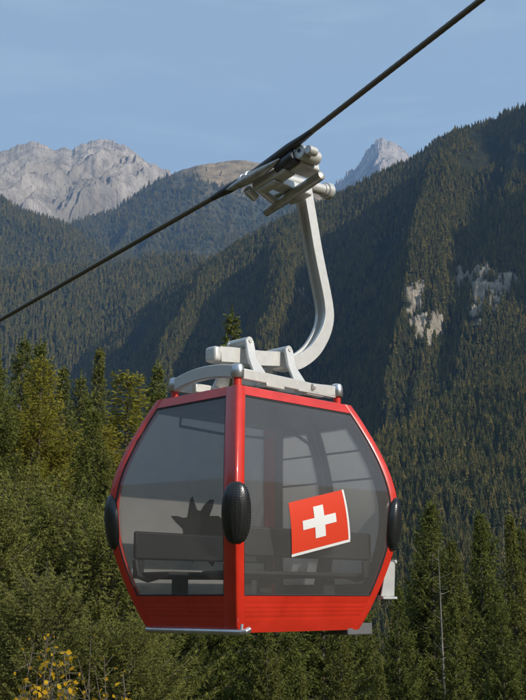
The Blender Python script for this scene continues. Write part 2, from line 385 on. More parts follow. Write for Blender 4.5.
def rel_big(X, Y, T, A, r):
    """gullies and spurs running down the flank: a high spur above the cliffs, a deep bowl on its shady side"""
    p = PXA(A) + 16 * fbm(X / 160, Y / 160, 3) - 120 * (T - .50)
    e = np.sin(np.pi * np.clip(T * 1.05, 0, 1)) ** .8
    g = lambda c, w: np.exp(-((p - c) / w) ** 2)
    sp = 105 * g(424, 32) - 95 * g(335, 56) + 50 * g(262, 26) - 60 * g(200, 34) + 30 * g(158, 20) + 30 * g(505, 24)
    sp = sp * e + (ridged(p / 60., T * .8 + 4, 4, .5) - .55) * 70
    return sp + fbm(X / 70, Y / 70, 4) * 20
G6 = ridge('mountain', [(30, 400, 2000), (55, 376, 1940), (75, 363, 1900), (110, 338, 1850), (135, 316, 1810), (160, 296, 1780), (180, 279, 1760), (205, 264, 1740), (230, 248, 1720), (260, 231, 1700), (290, 217, 1690), (320, 204, 1680), (350, 189, 1670),
            (380, 174, 1660), (410, 160, 1650), (440, 142, 1640), (470, 129, 1630), (500, 117, 1620), (526, 106, 1610), (560, 92, 1600), (640, 68, 1580), (760, 74, 1560), (920, 96, 1540), (1150, 150, 1500)], 1500, 950, -170, SLOPEM, 620, 300, .8, rel_big, .8, cliffs, crest_noise=.15)
G7 = ridge('hill', [(300, 484, 720), (340, 462, 740), (380, 442, 770), (400, 430, 790), (425, 415, 815), (450, 400, 840), (475, 384, 865), (500, 366, 890), (526, 348, 920), (570, 320, 960), (650, 285, 1020), (800, 300, 1040), (1000, 350, 1050)], 860, 560, -170, SLOPEM, 260, 120, .9,
           lambda X, Y, T, A, r: (ridged(X / 130, Y / 200 + 2, 3) - .5) * 42 + fbm(X / 40, Y / 40, 4) * 8, .8, crest_noise=.1)
# unseen mountain added right of the picture, crest shaped to shade the slope opposite
def shadow_mountain():
    ls = np.array([700, 930, 980, 1023, 1049, 1090, 1170, 1253, 1304, 1328, 1390, 1441, 1547, 1700, 2100, 2500])
    hs = np.array([-150, 260, 850, 925, 935, 980, 1040, 1115, 1190, 1225, 1290, 1330, 1350, 1350, 1250, 500])
    L = np.linspace(700, 2500, 260); Hc = np.interp(L, ls, hs) + fbm(L / 60, L * 0, 4) * 32
    S = np.linspace(-1, 1, 61); LL, SS = np.meshgrid(L, S, indexing='ij')
    Z = -170 + (np.repeat(Hc[:, None], 61, 1) + 170) * (1 - np.abs(SS)) ** .9 + fbm(LL / 90, SS * 6, 4) * 25 * (np.abs(SS) > .05)
    off = 620 + SS * 480
    X = LL * -SH.y + off * SH.x; Y = LL * SH.x + off * SH.y
    V = np.stack([X, Y, Z], -1).reshape(-1, 3)
    i, j = np.meshgrid(np.arange(259), np.arange(60), indexing='ij')
    Fq = np.stack([i * 61 + j, (i + 1) * 61 + j, (i + 1) * 61 + j + 1, i * 61 + j + 1], -1).reshape(-1, 4)
    props(np_mesh('mountain', V, Fq, SLOPEM, attr=[('rock', 'POINT', np.zeros(len(V)))], smooth=True), kind='structure')
shadow_mountain()

# ------------------------------------------------------------ far woods: one object each, conifers instanced on the slopes
def far_proto(seed, h=20., w=3.0, tiers=7, k=9):
    rs = np.random.RandomState(seed); V = []; Fc = []; tone = []
    for t in range(tiers):
        z0 = h * (.06 + .90 * t / tiers); z1 = min(h, z0 + h * .26); rad = w * (1 - t / tiers) ** .8 * (.85 + .3 * rs.rand()) + .25
        b = len(V); V.append((rs.randn() * .08, rs.randn() * .08, z1)); ph = rs.rand() * 6
        for q in range(k * 2):
            a = ph + math.pi * q / k; rr = rad * (1.0 if q % 2 == 0 else .5) * (.75 + .5 * rs.rand())
            V.append((rr * math.cos(a), rr * math.sin(a), z0 - rr * .35 * (q % 2 == 0) + rs.randn() * .15))
        for q in range(k * 2): Fc.append((b, b + 1 + q, b + 1 + (q + 1) % (k * 2))); tone.append(rs.rand())
    me = bpy.data.meshes.new('conifer_shape'); me.from_pydata(V, [], Fc); me.materials.append(FARLEAF)
    a = me.attributes.new('tone', 'FLOAT', 'FACE'); a.data.foreach_set('value', np.array(tone, np.float32))
    return bpy.data.objects.new('conifer_shape', me)     # never linked to the scene: only a shape for the woods
FP = [far_proto(s, 20, w, t) for s, w, t in [(1, 4.2, 6), (2, 3.6, 7), (3, 5.0, 5), (4, 3.2, 6)]]
def wood(name, P, S, Rz, K, label, group=None):
    me = bpy.data.meshes.new(name); me.vertices.add(len(P)); me.vertices.foreach_set('co', P.astype(np.float32).ravel())
    for an, vals in (('s', S), ('rz', Rz), ('k', K)):
        a = me.attributes.new(an, 'FLOAT', 'POINT'); a.data.foreach_set('value', vals.astype(np.float32))
    o = bpy.data.objects.new(name, me); COL.objects.link(o)
    ng = bpy.data.node_groups.new(name + '_nodes', 'GeometryNodeTree')
    ng.interface.new_socket('Geometry', in_out='INPUT', socket_type='NodeSocketGeometry')
    ng.interface.new_socket('Geometry', in_out='OUTPUT', socket_type='NodeSocketGeometry')
    n = ng.nodes; l = ng.links
    gi = n.new('NodeGroupInput'); go = n.new('NodeGroupOutput')
    join = n.new('GeometryNodeJoinGeometry')
    def attr(nm):
        a = n.new('GeometryNodeInputNamedAttribute'); a.data_type = 'FLOAT'; a.inputs[0].default_value = nm; return a.outputs[0]
    for i, ob in enumerate(FP):
        oi = n.new('GeometryNodeObjectInfo'); oi.inputs[0].default_value = ob; oi.inputs[1].default_value = True
        cmpn = n.new('FunctionNodeCompare'); cmpn.data_type = 'FLOAT'; cmpn.operation = 'EQUAL'
        cmpn.inputs[1].default_value = i; cmpn.inputs['Epsilon'].default_value = .1
        l.new(attr('k'), cmpn.inputs[0])
        ip = n.new('GeometryNodeInstanceOnPoints'); l.new(gi.outputs[0], ip.inputs['Points']); l.new(cmpn.outputs[0], ip.inputs['Selection'])
        l.new(oi.outputs['Geometry'], ip.inputs['Instance'])
        cr = n.new('ShaderNodeCombineXYZ'); l.new(attr('rz'), cr.inputs[2]); l.new(cr.outputs[0], ip.inputs['Rotation'])
        cs = n.new('ShaderNodeCombineXYZ')
        for q in range(3): l.new(attr('s'), cs.inputs[q])
        l.new(cs.outputs[0], ip.inputs['Scale']); l.new(ip.outputs[0], join.inputs[0])
    l.new(join.outputs[0], go.inputs[0])
    md = o.modifiers.new('trees', 'NODES'); md.node_group = ng
    props(o, label, 'forest', None, 'stuff')
    return o
def scatter(g, n, tmin, tmax, smin, smax, seed, dens=None, pxlim=(-20, 660), rockmax=.6):
    rs = np.random.RandomState(seed); nu, nt = g.Z.shape; jmax = g.nv - 1
    pxs = PXA(g.A[:, 0]); lo = np.searchsorted(pxs, pxlim[0]); hi = min(np.searchsorted(pxs, pxlim[1]), nu - 2)
    u = rs.uniform(max(lo, 0), hi, n * 3); t = tmin + (tmax - tmin) * rs.rand(n * 3); w = t * jmax
    i = np.clip(u.astype(int), 0, nu - 2); j = np.clip(w.astype(int), 0, nt - 2); fu = u - i; fw = w - j
    def ip(Z): return (Z[i, j] * (1 - fu) + Z[i + 1, j] * fu) * (1 - fw) + (Z[i, j + 1] * (1 - fu) + Z[i + 1, j + 1] * fu) * fw
    X, Y, Z = ip(g.X), ip(g.Y), ip(g.Z); rk = ip(g.rock)
    keep = (rk < rockmax) | (rs.rand(n * 3) < .10)
    if dens is not None: keep &= rs.rand(n * 3) < dens(X, Y, Z, t)
    idx = np.nonzero(keep)[0][:n]
    P = np.stack([X, Y, Z - .5], -1)[idx]; m = len(idx)
    S = (smin + (smax - smin) * rs.rand(m) ** 1.4) * (.72 + .5 * vnoise(P[:, 0] / 40, P[:, 1] / 40))
    return P, S, rs.rand(m) * 6.28, np.floor(rs.rand(m) * 4)
wood('forest', *scatter(G7, 16500, .0, 1.02, .24, .60, 1, pxlim=(330, 670)), 'nearer autumn conifer forest on the low hill right of the red cabin')
wood('forest', *scatter(G6, 72000, .05, 1.01, .28, .68, 2, lambda X, Y, Z, t: .72 + 1.3 * fbm(X / 60, Y / 60, 3)), 'conifer forest covering the big steep slope that rises to the right edge')
wood('forest', *scatter(G5, 21000, .1, 1.01, .7, 1.1, 3, pxlim=(-160, 300)), 'conifer forest on the lower hill behind the left rope')
wood('forest', *scatter(G4, 18000, .2, 1.01, .8, 1.2, 4, lambda X, Y, Z, t: .85 + .9 * fbm(X / 120, Y / 120, 3), pxlim=(-160, 180)), 'bluish conifer forest on the dark slope below the grey mountain at left edge')
wood('forest', *scatter(G3, 18000, .05, 1.0, .8, 1.2, 5, lambda X, Y, Z, t: np.clip((.93 + .12 * (X / Y < -.085) - t) * 6 + fbm(X / 200, Y / 200, 4) * 1.3, 0, 1), pxlim=(60, 360)), 'hazy brown and blue forest on the ridge with the bare tan top')

# ------------------------------------------------------------ near trees
def conifer(seed, h, w, kind='spruce'):
    """trunk with boughs (mesh builder) and needle sprays (arrays); metres, height h, crown half-width w"""
    rs = np.random.RandomState(seed); tb = MB()
    lean = rs.randn(2) * .008 * h
    def axis(z): q = z / h; return np.array([lean[0] * q * q, lean[1] * q * q, z])
    zs = np.linspace(-.6, h, 14); tb.tube([axis(z) for z in zs], [max(.010, .0118 * h * (1 - .97 * max(z, 0) / h)) for z in zs], 7)
    S0, SD_, SL, ST = [], [], [], []          # twigs: start, direction, length, tone
    z_low = {'spruce': .04, 'larch': .10, 'pine': .02, 'dead': .25}[kind]
    gap = {'spruce': .40, 'larch': .42, 'pine': .48, 'dead': .9}[kind] * (1 if kind == 'dead' else (h / 20) ** .5)
    z = h * z_low; br = []
    while z < h * .988:
        q = (z / h - z_low) / (1 - z_low); nb = {'spruce': 7, 'larch': 6, 'pine': 8, 'dead': 3}[kind]
        ph = rs.rand() * 6.28
        wh = .72 + .5 * rs.rand()
        for b in range(nb):
            if rs.rand() < .08: continue
            br.append((z + rs.randn() * gap * .16, q, ph + b * 6.283 / nb + rs.randn() * .28, wh))
        z += gap * (.75 + .5 * rs.rand()) * (1 - .45 * q)
    for z, q, az, wh in br:
        z = min(z, h * .99)
        if kind == 'pine': env = math.sin(min(1, (1 - q) * 1.25 + .03) * math.pi * .5) ** .8
        else: env = (1 - q) ** (.95 if kind == 'spruce' else .75)
        L = w * env * (.70 + .42 * rs.rand()) * wh + .05
        if kind == 'dead': L = w * (.2 + .8 * (1 - q)) * rs.rand() ** 1.3 + .1
        p0 = {'spruce': R(-16) + q * R(56), 'larch': R(-4) + q * R(45), 'pine': R(5) + q * R(50), 'dead': R(-12) + q * R(35)}[kind] + rs.randn() * .10
        d0 = np.array([math.cos(az), math.sin(az), 0]); o = axis(z); ns = max(3, int(L / .13)); f = np.linspace(0, 1, ns + 1)
        zz = L * (f * math.tan(p0) * .85 + (-.22 * f + .30 * f * f if kind == 'spruce' else .10 * f * f))
        side = np.array([-d0[1], d0[0], 0])
        pts = o + d0 * (L * f * math.cos(p0 * .6))[:, None] + side * (rs.randn() * .08 * L * f ** 2)[:, None]; pts[:, 2] += zz
        if L > .3: tb.tube([pts[0], pts[ns // 2], pts[-1]], [.008 + .009 * L, .006 + .004 * L, .003], 3)
        if kind == 'dead':
            for s_ in range(1, ns, 2):
                sg = 1 if rs.rand() < .5 else -1; e = pts[s_] + (d0 * .5 + side * sg + np.array([0, 0, -.1])) * L * .35 * rs.rand()
                tb.tube([pts[s_], e], [.006, .002], 3)
            continue
        dzt = {'spruce': -.42, 'larch': -.2, 'pine': .10}[kind]
        for s_ in range(1, ns + 1):
            ff = f[s_]
            if ff < (.18 if kind != 'pine' else .30): continue
            for sg in (-1, 1):
                tl = min(.8, (.46 * L * (1 - ff) ** .7 + .12) * (.55 + .65 * rs.rand()))
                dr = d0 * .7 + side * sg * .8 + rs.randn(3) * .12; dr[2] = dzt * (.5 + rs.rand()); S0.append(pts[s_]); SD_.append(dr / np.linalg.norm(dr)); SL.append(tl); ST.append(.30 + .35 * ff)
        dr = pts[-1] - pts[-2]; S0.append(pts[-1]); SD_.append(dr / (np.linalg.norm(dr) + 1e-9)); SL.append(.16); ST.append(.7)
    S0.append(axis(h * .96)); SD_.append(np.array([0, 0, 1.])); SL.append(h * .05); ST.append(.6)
    if kind == 'dead': return tb, None
    S0 = np.array(S0); SD_ = np.array(SD_); SL = np.array(SL); ST = np.array(ST)
    step = {'spruce': .034, 'larch': .042, 'pine': .022}[kind]; cnt = np.maximum(2, (SL / step).astype(int)); idx = np.repeat(np.arange(len(SL)), cnt); m = len(idx)
    t = rs.rand(m)
    if kind == 'pine': kk = np.maximum(2, SL[idx] / .11); t = np.minimum(1, (np.floor(t * kk) + .8) / kk)
    C = S0[idx] + SD_[idx] * (SL[idx] * t)[:, None] + rs.randn(m, 3) * (.018 if kind != 'pine' else .012)
    C[:, 2] -= .12 * SL[idx] * t * t * (kind != 'pine')
    Dv = SD_[idx] * .9 + rs.randn(m, 3) * (.50 if kind != 'pine' else .75); Dv /= np.linalg.norm(Dv, axis=1)[:, None] + 1e-9
    big = {'spruce': 1.0, 'larch': .95, 'pine': .70}[kind]
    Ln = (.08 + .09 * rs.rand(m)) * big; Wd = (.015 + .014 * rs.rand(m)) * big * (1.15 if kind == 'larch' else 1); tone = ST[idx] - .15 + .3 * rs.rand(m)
    B = np.cross(Dv, rs.randn(m, 3)); B /= np.linalg.norm(B, axis=1)[:, None] + 1e-9
    V = np.stack([C - Dv * Ln[:, None] * .6, C + B * Wd[:, None], C + Dv * Ln[:, None], C - B * Wd[:, None]], 1).reshape(-1, 3)
    return tb, (V, np.arange(len(V)).reshape(-1, 4), tone)
PROTO = {}
def proto(key, seed, h, w, kind, leafm, bark=BARK):
    tb, lf = conifer(seed, h, w, kind)
    PROTO[key] = (tb, lf, h, leafm, bark, {})
for i in range(4): proto('spruce%d' % i, 20 + i, 20, [4.3, 3.7, 4.9, 3.1][i], 'spruce', SPRUCE)
for i in range(2): proto('larch%d' % i, 40 + i, 19, [3.9, 4.4][i], 'larch', LARCH)
for i in range(3): proto('pine%d' % i, 50 + i, 9, [3.4, 2.9, 3.8][i], 'pine', PINE)
for i in range(2): proto('dead%d' % i, 60 + i, 17, 2.2, 'dead', None, PALEBARK)
proto('sparse0', 70, 22, 1.7, 'larch', SPRUCE)
NAMES = {'spruce': 'spruce_tree', 'larch': 'larch_tree', 'pine': 'pine_tree', 'dead': 'bare_tree', 'sparse': 'spruce_tree'}
NT = [0]
def tree(key, x, y, top, label, group=None, width=1.0, base=None):
    tb, lf, h0, lm, bk, cache = PROTO[key]
    z0 = float(ground_z(x, y)) if base is None else base
    sc = (top - z0) / h0
    root = empty(NAMES[key[:-1]], (x, y, z0), random.uniform(0, 6.28))
    root.scale = (sc * width, sc * width, sc)
    props(root, label, 'tree', group)
    if 't' not in cache:
        cache['t'] = tb.build('trunk', bk, root, smooth=True)
        if lf is not None:
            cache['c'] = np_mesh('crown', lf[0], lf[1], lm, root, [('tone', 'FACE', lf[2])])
    else:
        for q in ('t', 'c'):
            if q in cache:
                c = cache[q].copy(); COL.objects.link(c); c.parent = root
    NT[0] += 1
    return root
def at(px, py, d):
    a, te = elev(px, py); return float(d * math.sin(a)), float(d * math.cos(a)), float(d * te) + EZ
HERO = [
    # key, px, top py, distance, width, label
    ('spruce2', 14, 452, 33, 1.0, 'broad spruce at the left edge rising over the bushy pines'),
    ('spruce0', 88, 468, 32, 1.0, 'spruce rising over the bushy pines next to the left bumper pad'),
    ('pine0', 18, 492, 25, 1.0, 'dense bushy pine at the lower left edge with its top left of the cabin'),
    ('pine2', 64, 520, 23, 1.0, 'broad bushy pine filling the lower left beside the cabin'),
    ('pine1', -22, 500, 21, 1.1, 'bushy pine cut off by the left edge near the bottom'),
    ('pine1', 112, 535, 21, 1.0, 'bushy pine just left of the cabin bottom'),
    ('pine0', 45, 585, 17, 1.05, 'lowest bushy pine right behind the yellow leaved shrub'),
    ('pine2', 128, 640, 17, .9, 'low pine top under the left corner of the cabin'),
    ('spruce0', 22, 334, 62, 1.0, 'tall spruce at the left edge, the highest of the left forest'),
    ('spruce1', 40, 340, 66, 1.1, 'spruce standing right next to the tallest one on the left'),
    ('spruce2', -6, 338, 58, 1.0, 'spruce half cut off by the left edge'),
    ('spruce3', 62, 366, 70, 1.1, 'narrow spruce between the tall left spruces and the yellow larch'),
    ('spruce0', 84, 372, 75, 1.0, 'dark spruce halfway between the left edge and the cabin roof'),
    ('spruce3', 99, 348, 80, .9, 'pointed spruce whose tip stands just left of the yellow larch'),
    ('larch0', 130, 372, 50, 1.5, 'yellow green larch left of the cabin roof'),
    ('larch1', 104, 425, 44, 1.3, 'yellowish larch in front, between the left spruces and the cabin'),
    ('spruce1', 158, 362, 90, 1.0, 'dark spruce tip showing just left of the roof cap'),
    ('sparse0', 228, 309, 56, 1.0, 'thin sparse spruce whose tip stands behind the hanger beam'),
    ('spruce1', 55, 430, 48, .9, 'spruce in the middle of the left forest'),
    ('spruce2', 428, 500, 44, 1.0, 'broad dark spruce just right of the cabin bumper'),
    ('spruce3', 477, 512, 40, 1.0, 'slim spruce with its tip standing clear at the right'),
    ('spruce1', 452, 538, 36, 1.0, 'lower spruce between the broad dark one and the slim one'),
    ('spruce0', 516, 522, 46, 1.0, 'spruce cut by the right edge'),
    ('dead0', 500, 516, 40, .8, 'bare pale trunk with thin dead branches near the right edge'),
    ('dead1', 440, 548, 27, .9, 'pale bare tree right of the ski rack with spreading dead twigs'),
    ('spruce2', 395, 585, 30, .9, 'spruce top under the right corner of the cabin'),
    ('spruce0', 500, 585, 28, .9, 'nearest spruce at the lower right edge'),
    ('spruce3', 452, 600, 25, 1.0, 'dark near spruce low at the right'),
    ('spruce1', 340, 622, 26, 1.0, 'spruce under the right half of the cabin'),
    ('spruce2', 268, 615, 24, .9, 'spruce under the near corner of the cabin'),
    ('spruce0', 200, 610, 25, .9, 'spruce under the left half of the cabin'),
    ('spruce3', 160, 600, 30, 1.0, 'spruce behind the lower left corner of the cabin'),
    ('spruce1', 380, 660, 19, .8, 'low spruce top at the bottom right of centre'),
    ('spruce3', 300, 668, 18, .9, 'low spruce top at the bottom centre'),
]
placed = []
for key, px, py, d, wd, lab in HERO:
    x, y, zt = at(px, py, d); placed.append((x, y)); tree(key, x, y, zt, lab, None, wd)
lim_px = [-130, 0, 40, 60, 80, 110, 150, 170, 200, 240, 300, 380, 410, 440, 470, 500, 526, 600]
lim_py = [345, 350, 356, 368, 378, 385, 388, 385, 400, 440, 490, 505, 500, 505, 515, 512, 500, 495]
rs = np.random.RandomState(11); cnt = 0
for tr in range(9000):
    if cnt >= 262: break
    px = rs.uniform(-130, 660); d = 30 + 270 * rs.rand() ** 1.3
    a, _ = elev(px, 400); x, y = d * math.sin(a), d * math.cos(a)
    if any((x - q[0]) ** 2 + (y - q[1]) ** 2 < (2.6 + d * .010) ** 2 for q in placed): continue
    z0 = float(ground_z(x, y)); h = rs.uniform(13, 25); te = (z0 + h - EZ) / d
    py = 350 - F * math.tan(math.atan(te) - PITCH)
    lim = np.interp(px, lim_px, lim_py) + 4 + 30 * rs.rand() ** 2
    if py < lim:
        te = math.tan(math.atan((350 - lim) / F) + PITCH); h = te * d + EZ - z0
        if h < 9: continue
    elif py > lim + 230: continue
    left = px < 175
    key = ('larch%d' % rs.randint(2)) if rs.rand() < (.08 if left else .03) else 'spruce%d' % rs.randint(4)
    if d < 60 and px < 230 and left and rs.rand() < .08: key = 'larch%d' % rs.randint(2)
    if key[0] == 'l':
        lab, grp = (('yellowish larch among the spruces left of the cabin', 'larches in the left forest') if left else ('yellowish larch among the spruces under and right of the cabin', 'larches in the right forest'))
    else:
        lab, grp = (('dark spruce in the thick of the forest left of the cabin', 'spruces of the left forest') if left else ('dark spruce in the thick of the forest under and right of the cabin', 'spruces of the right forest'))
    if key[0] != 'l':
        dn = ('front rows' if d < 75 else ('middle rows' if d < 140 else 'far back rows')); side_ = 'left of the cabin' if left else 'under and right of the cabin'
        lab, grp = 'dark spruce in the %s of the forest %s' % (dn, side_), 'spruces in the %s %s' % (dn, side_)
    tree(key, x, y, z0 + h, lab, grp, .85 + .3 * rs.rand()); placed.append((x, y)); cnt += 1
# woods of the valley floor beyond the single trees
rs = np.random.RandomState(5); n = 5000
d = 290 + 900 * rs.rand(n) ** .8; a = rs.uniform(-.30, .30, n); X = d * np.sin(a); Y = d * np.cos(a)
wood('forest', np.stack([X, Y, ground_z(X, Y) - .5], -1), .6 + .5 * rs.rand(n), rs.rand(n) * 6.28, np.floor(rs.rand(n) * 4), 'conifer forest on the valley floor behind the near treetops')

# yellow leaved shrub at the lower left
def shrub(px, d, label, seed, tops):
    rs = np.random.RandomState(seed); x0, y0, _ = at(px, 690, d); z0 = float(ground_z(x0, y0))
    root = empty('yellow_shrub', (x0, y0, z0)); props(root, label, 'shrub'); st = MB(); V = []; Fq = []; tone = []
    for (tx, ty, dd, nl) in tops:
        X, Y, Z = at(tx, ty, dd); tip = np.array([X - x0, Y - y0, Z - z0]); b = np.array([rs.randn() * .12, rs.randn() * .12, -.05])
        mid = b * .45 + tip * .55 + np.array([rs.randn() * .05, rs.randn() * .05, .05]); P = []
        for f in np.linspace(0, 1, 9): P.append(b * (1 - f) ** 2 + 2 * mid * f * (1 - f) + tip * f * f + rs.randn(3) * .006)
        st.tube(P, list(np.linspace(.006, .0016, 9)), 5)
        for q in range(nl * 3):
            f = 1 - .45 * (q / (nl * 3)) ** 1.2 if q else 1; c = b * (1 - f) ** 2 + 2 * mid * f * (1 - f) + tip * f * f
            off = rs.randn(3) * .034 * (1 if q else .2); c2 = c + off; st.tube([c, c2], [.0015, .001], 3)
            dr = rs.randn(3) + np.array([0, 0, -.6]); dr /= np.linalg.norm(dr); nn = np.cross(dr, rs.randn(3)); nn /= np.linalg.norm(nn); up = np.cross(dr, nn)
            L = .015 + .015 * rs.rand(); Wd = L * (.36 + .14 * rs.rand()); base = len(V)
            for (u_, w_, k_) in [(0, 0, 0), (.3, .8, .12), (.6, 1, .16), (.85, .55, .1), (1.1, 0, -.05), (.85, -.55, .1), (.6, -1, .16), (.3, -.8, .12), (.3, 0, 0), (.7, 0, 0)]:
                V.append(c2 + dr * L * u_ + nn * Wd * w_ + up * Wd * k_ * 1.6)
            for t in [(0, 1, 8), (1, 2, 9), (1, 9, 8), (2, 3, 9), (3, 4, 9), (4, 5, 9), (5, 6, 9), (6, 7, 9), (7, 8, 9), (7, 0, 8)]:
                Fq.append([base + i for i in t]); tone.append(0)
            v = rs.rand(); tone[-10:] = [v] * 10
    st.build('stems', BARK, root); np_mesh('leaves', np.array(V), np.array(Fq), YELLOW, root, [('tone', 'FACE', np.array(tone))])
rs0 = np.random.RandomState(2)
t1 = [(46, 637, 5.2, 5), (33, 645, 5.4, 7), (52, 648, 5.1, 8), (64, 652, 5.2, 9), (48, 662, 5.3, 9), (58, 668, 5.3, 8), (24, 678, 5.1, 9), (30, 685, 5.0, 9), (68, 658, 5.2, 6), (38, 672, 5.2, 9), (52, 684, 5.0, 10), (75, 686, 5.2, 8), (62, 690, 5.0, 10), (44, 694, 5.0, 12), (36, 698, 4.9, 10), (20, 696, 5, 6), (70, 698, 4.9, 10), (85, 694, 5.1, 8)]
shrub(48, 5.1, 'shrub with bright yellow leaves on thin stems at the lower left', 4, t1)
shrub(104, 5.3, 'smaller shrub with a forked pale stem and few yellow leaves, right of the bright one', 9,
      [(92, 636, 5.3, 2), (104, 660, 5.3, 4), (94, 664, 5.35, 2), (78, 656, 5.4, 2), (123, 676, 5.2, 4), (106, 694, 5.1, 5), (126, 694, 5.1, 5), (116, 697, 5.2, 4)])

# ------------------------------------------------------------ the haul rope
CX, CY, CZ = -.07, 10.0, EZ - .26
CABR = R(45)
def cab_world(u_, v_, z_):
    c, s = math.cos(CABR), math.sin(CABR); return Vector((CX + c * u_ - s * v_, CY + s * u_ + c * v_, CZ + z_))
KV, KZ = -.10, 4.30
ropeM, nt, out = mat('steel_wire_rope')
p = N(nt, 'ShaderNodeBsdfPrincipled'); p.inputs['Base Color'].default_value = (.17, .145, .11, 1); p.inputs['Roughness'].default_value = .45; p.inputs['Metallic'].default_value = .25
nt.links.new(p.outputs[0], out.inputs[0])
def rope():
    # six strands laid round each other: a lobed section turning along the rope
    def sect(Pa, Pb, r, rings, s0):
        Pa, Pb = Vector(Pa), Vector(Pb); t = (Pb - Pa).normalized(); a = Vector((0, 0, 1)); a = (a - t * a.dot(t)).normalized(); b = t.cross(a); out_ = []
        L = (Pb - Pa).length
        for q in rings:
            P = Pa + t * q; tw = (s0 + q) * 2 * math.pi / .42
            out_.append([P + (a * math.cos(w) + b * math.sin(w)) * r * (1 + .09 * abs(math.cos(3 * (w - tw))) - .05) for w in [2 * math.pi * k / 24 for k in range(24)]])
        return out_
    K = cab_world(0, KV, KZ); A = cab_world(0, KV + 70, KZ - .144 * 70 + 3.0); B = cab_world(0, KV - 14, KZ + .298 * 14)
    m = MB(); near = cab_world(0, KV + 6, KZ - .144 * 6)
    rings1 = list(np.arange(0, 6, .02)); m.loft(sect(K, near, .026, rings1, 0)); 
    m.loft(sect(cab_world(0, KV + 5.99, KZ - .144 * 5.99), cab_world(0, KV + 60, KZ - .144 * 60), .026, list(np.arange(0, 54, .1)), 6))
    m.loft(sect(K, B, .026, list(np.arange(0, 14.6, .02)), 0))
    o = m.build('haul_rope', ropeM, None, smooth=True)
    props(o, 'dark twisted steel rope running diagonally across the picture through the grip', 'rope')
rope()

# ------------------------------------------------------------ the gondola
G = empty('gondola_cabin', (CX, CY, CZ), CABR)
props(G, 'red gondola cabin with tinted windows hanging from the rope by a pale curved arm', 'gondola')
HA, HB = 1.015, .815           # half length / half width of the bulging waist
LV = [(0, .27), (.05, .243), (.15, .205), (.286, .153), (.40, .112), (.53, .076), (.64, .048), (.745, .025), (.86, .008), (.98, 0), (1.08, .001), (1.18, .006), (1.30, .024), (1.42, .05), (1.53, .086), (1.64, .127), (1.745, .166), (1.85, .207), (1.94, .247), (2.03, .293)]
ZZ = np.array([q[0] for q in LV]); TT_ = np.array([q[1] for q in LV])
_pf = np.polyfit(ZZ, TT_, 6)
def tin(z): return float(np.polyval(_pf, z))
def ha(z): return HA - tin(z)
def hb(z): return HB - tin(z)
SIDES = {'v-': lambda s, z, o: (s, -hb(z) - o, z), 'v+': lambda s, z, o: (s, hb(z) + o, z), 'u-': lambda s, z, o: (-ha(z) - o, s, z), 'u+': lambda s, z, o: (ha(z) + o, s, z)}
def half(side, z): return ha(z) if side[0] == 'v' else hb(z)
zl = [z for z, _ in LV]
# corner posts; d1: reach along u on the long faces, d2: reach along v on the side faces
def corner_post(su, sv, d1, d2):
    m = MB(); rings = []
    zs = sorted(set(zl + [.03, .1, .22, .34, .47, .59, .69, .8, .92, 1.03, 1.13, 1.24, 1.36, 1.475, 1.585, 1.69, 1.8, 1.9, 1.985]))
    for z in zs:
        a, b = ha(z), hb(z); o = .014; r = .020
        pts = []
        pts.append((a - d1, b - .03)); pts.append((a - d1, b + o - .006)); pts.append((a - d1 + .01, b + o))
        for k in range(6):
            w = R(90) - k / 5 * R(90); pts.append((a + o - r + r * math.cos(w), b + o - r + r * math.sin(w)))
        pts.append((a + o, b - d2 + .01)); pts.append((a + o - .006, b - d2)); pts.append((a - .03, b - d2)); pts.append((a - .05, b - .05))
        rings.append([(su * x, sv * y, z) for x, y in pts])
    m.loft(rings)
    return m.build('corner_post', RED, G, smooth=True, angle=40)
posts = {}
for k, (su, sv, d1, d2) in {'N': (-1, -1, .08, .135), 'R': (1, -1, .085, .085), 'L': (-1, 1, .085, .085), 'F': (1, 1, .085, .1)}.items():
    posts[k] = corner_post(su, sv, d1, d2)
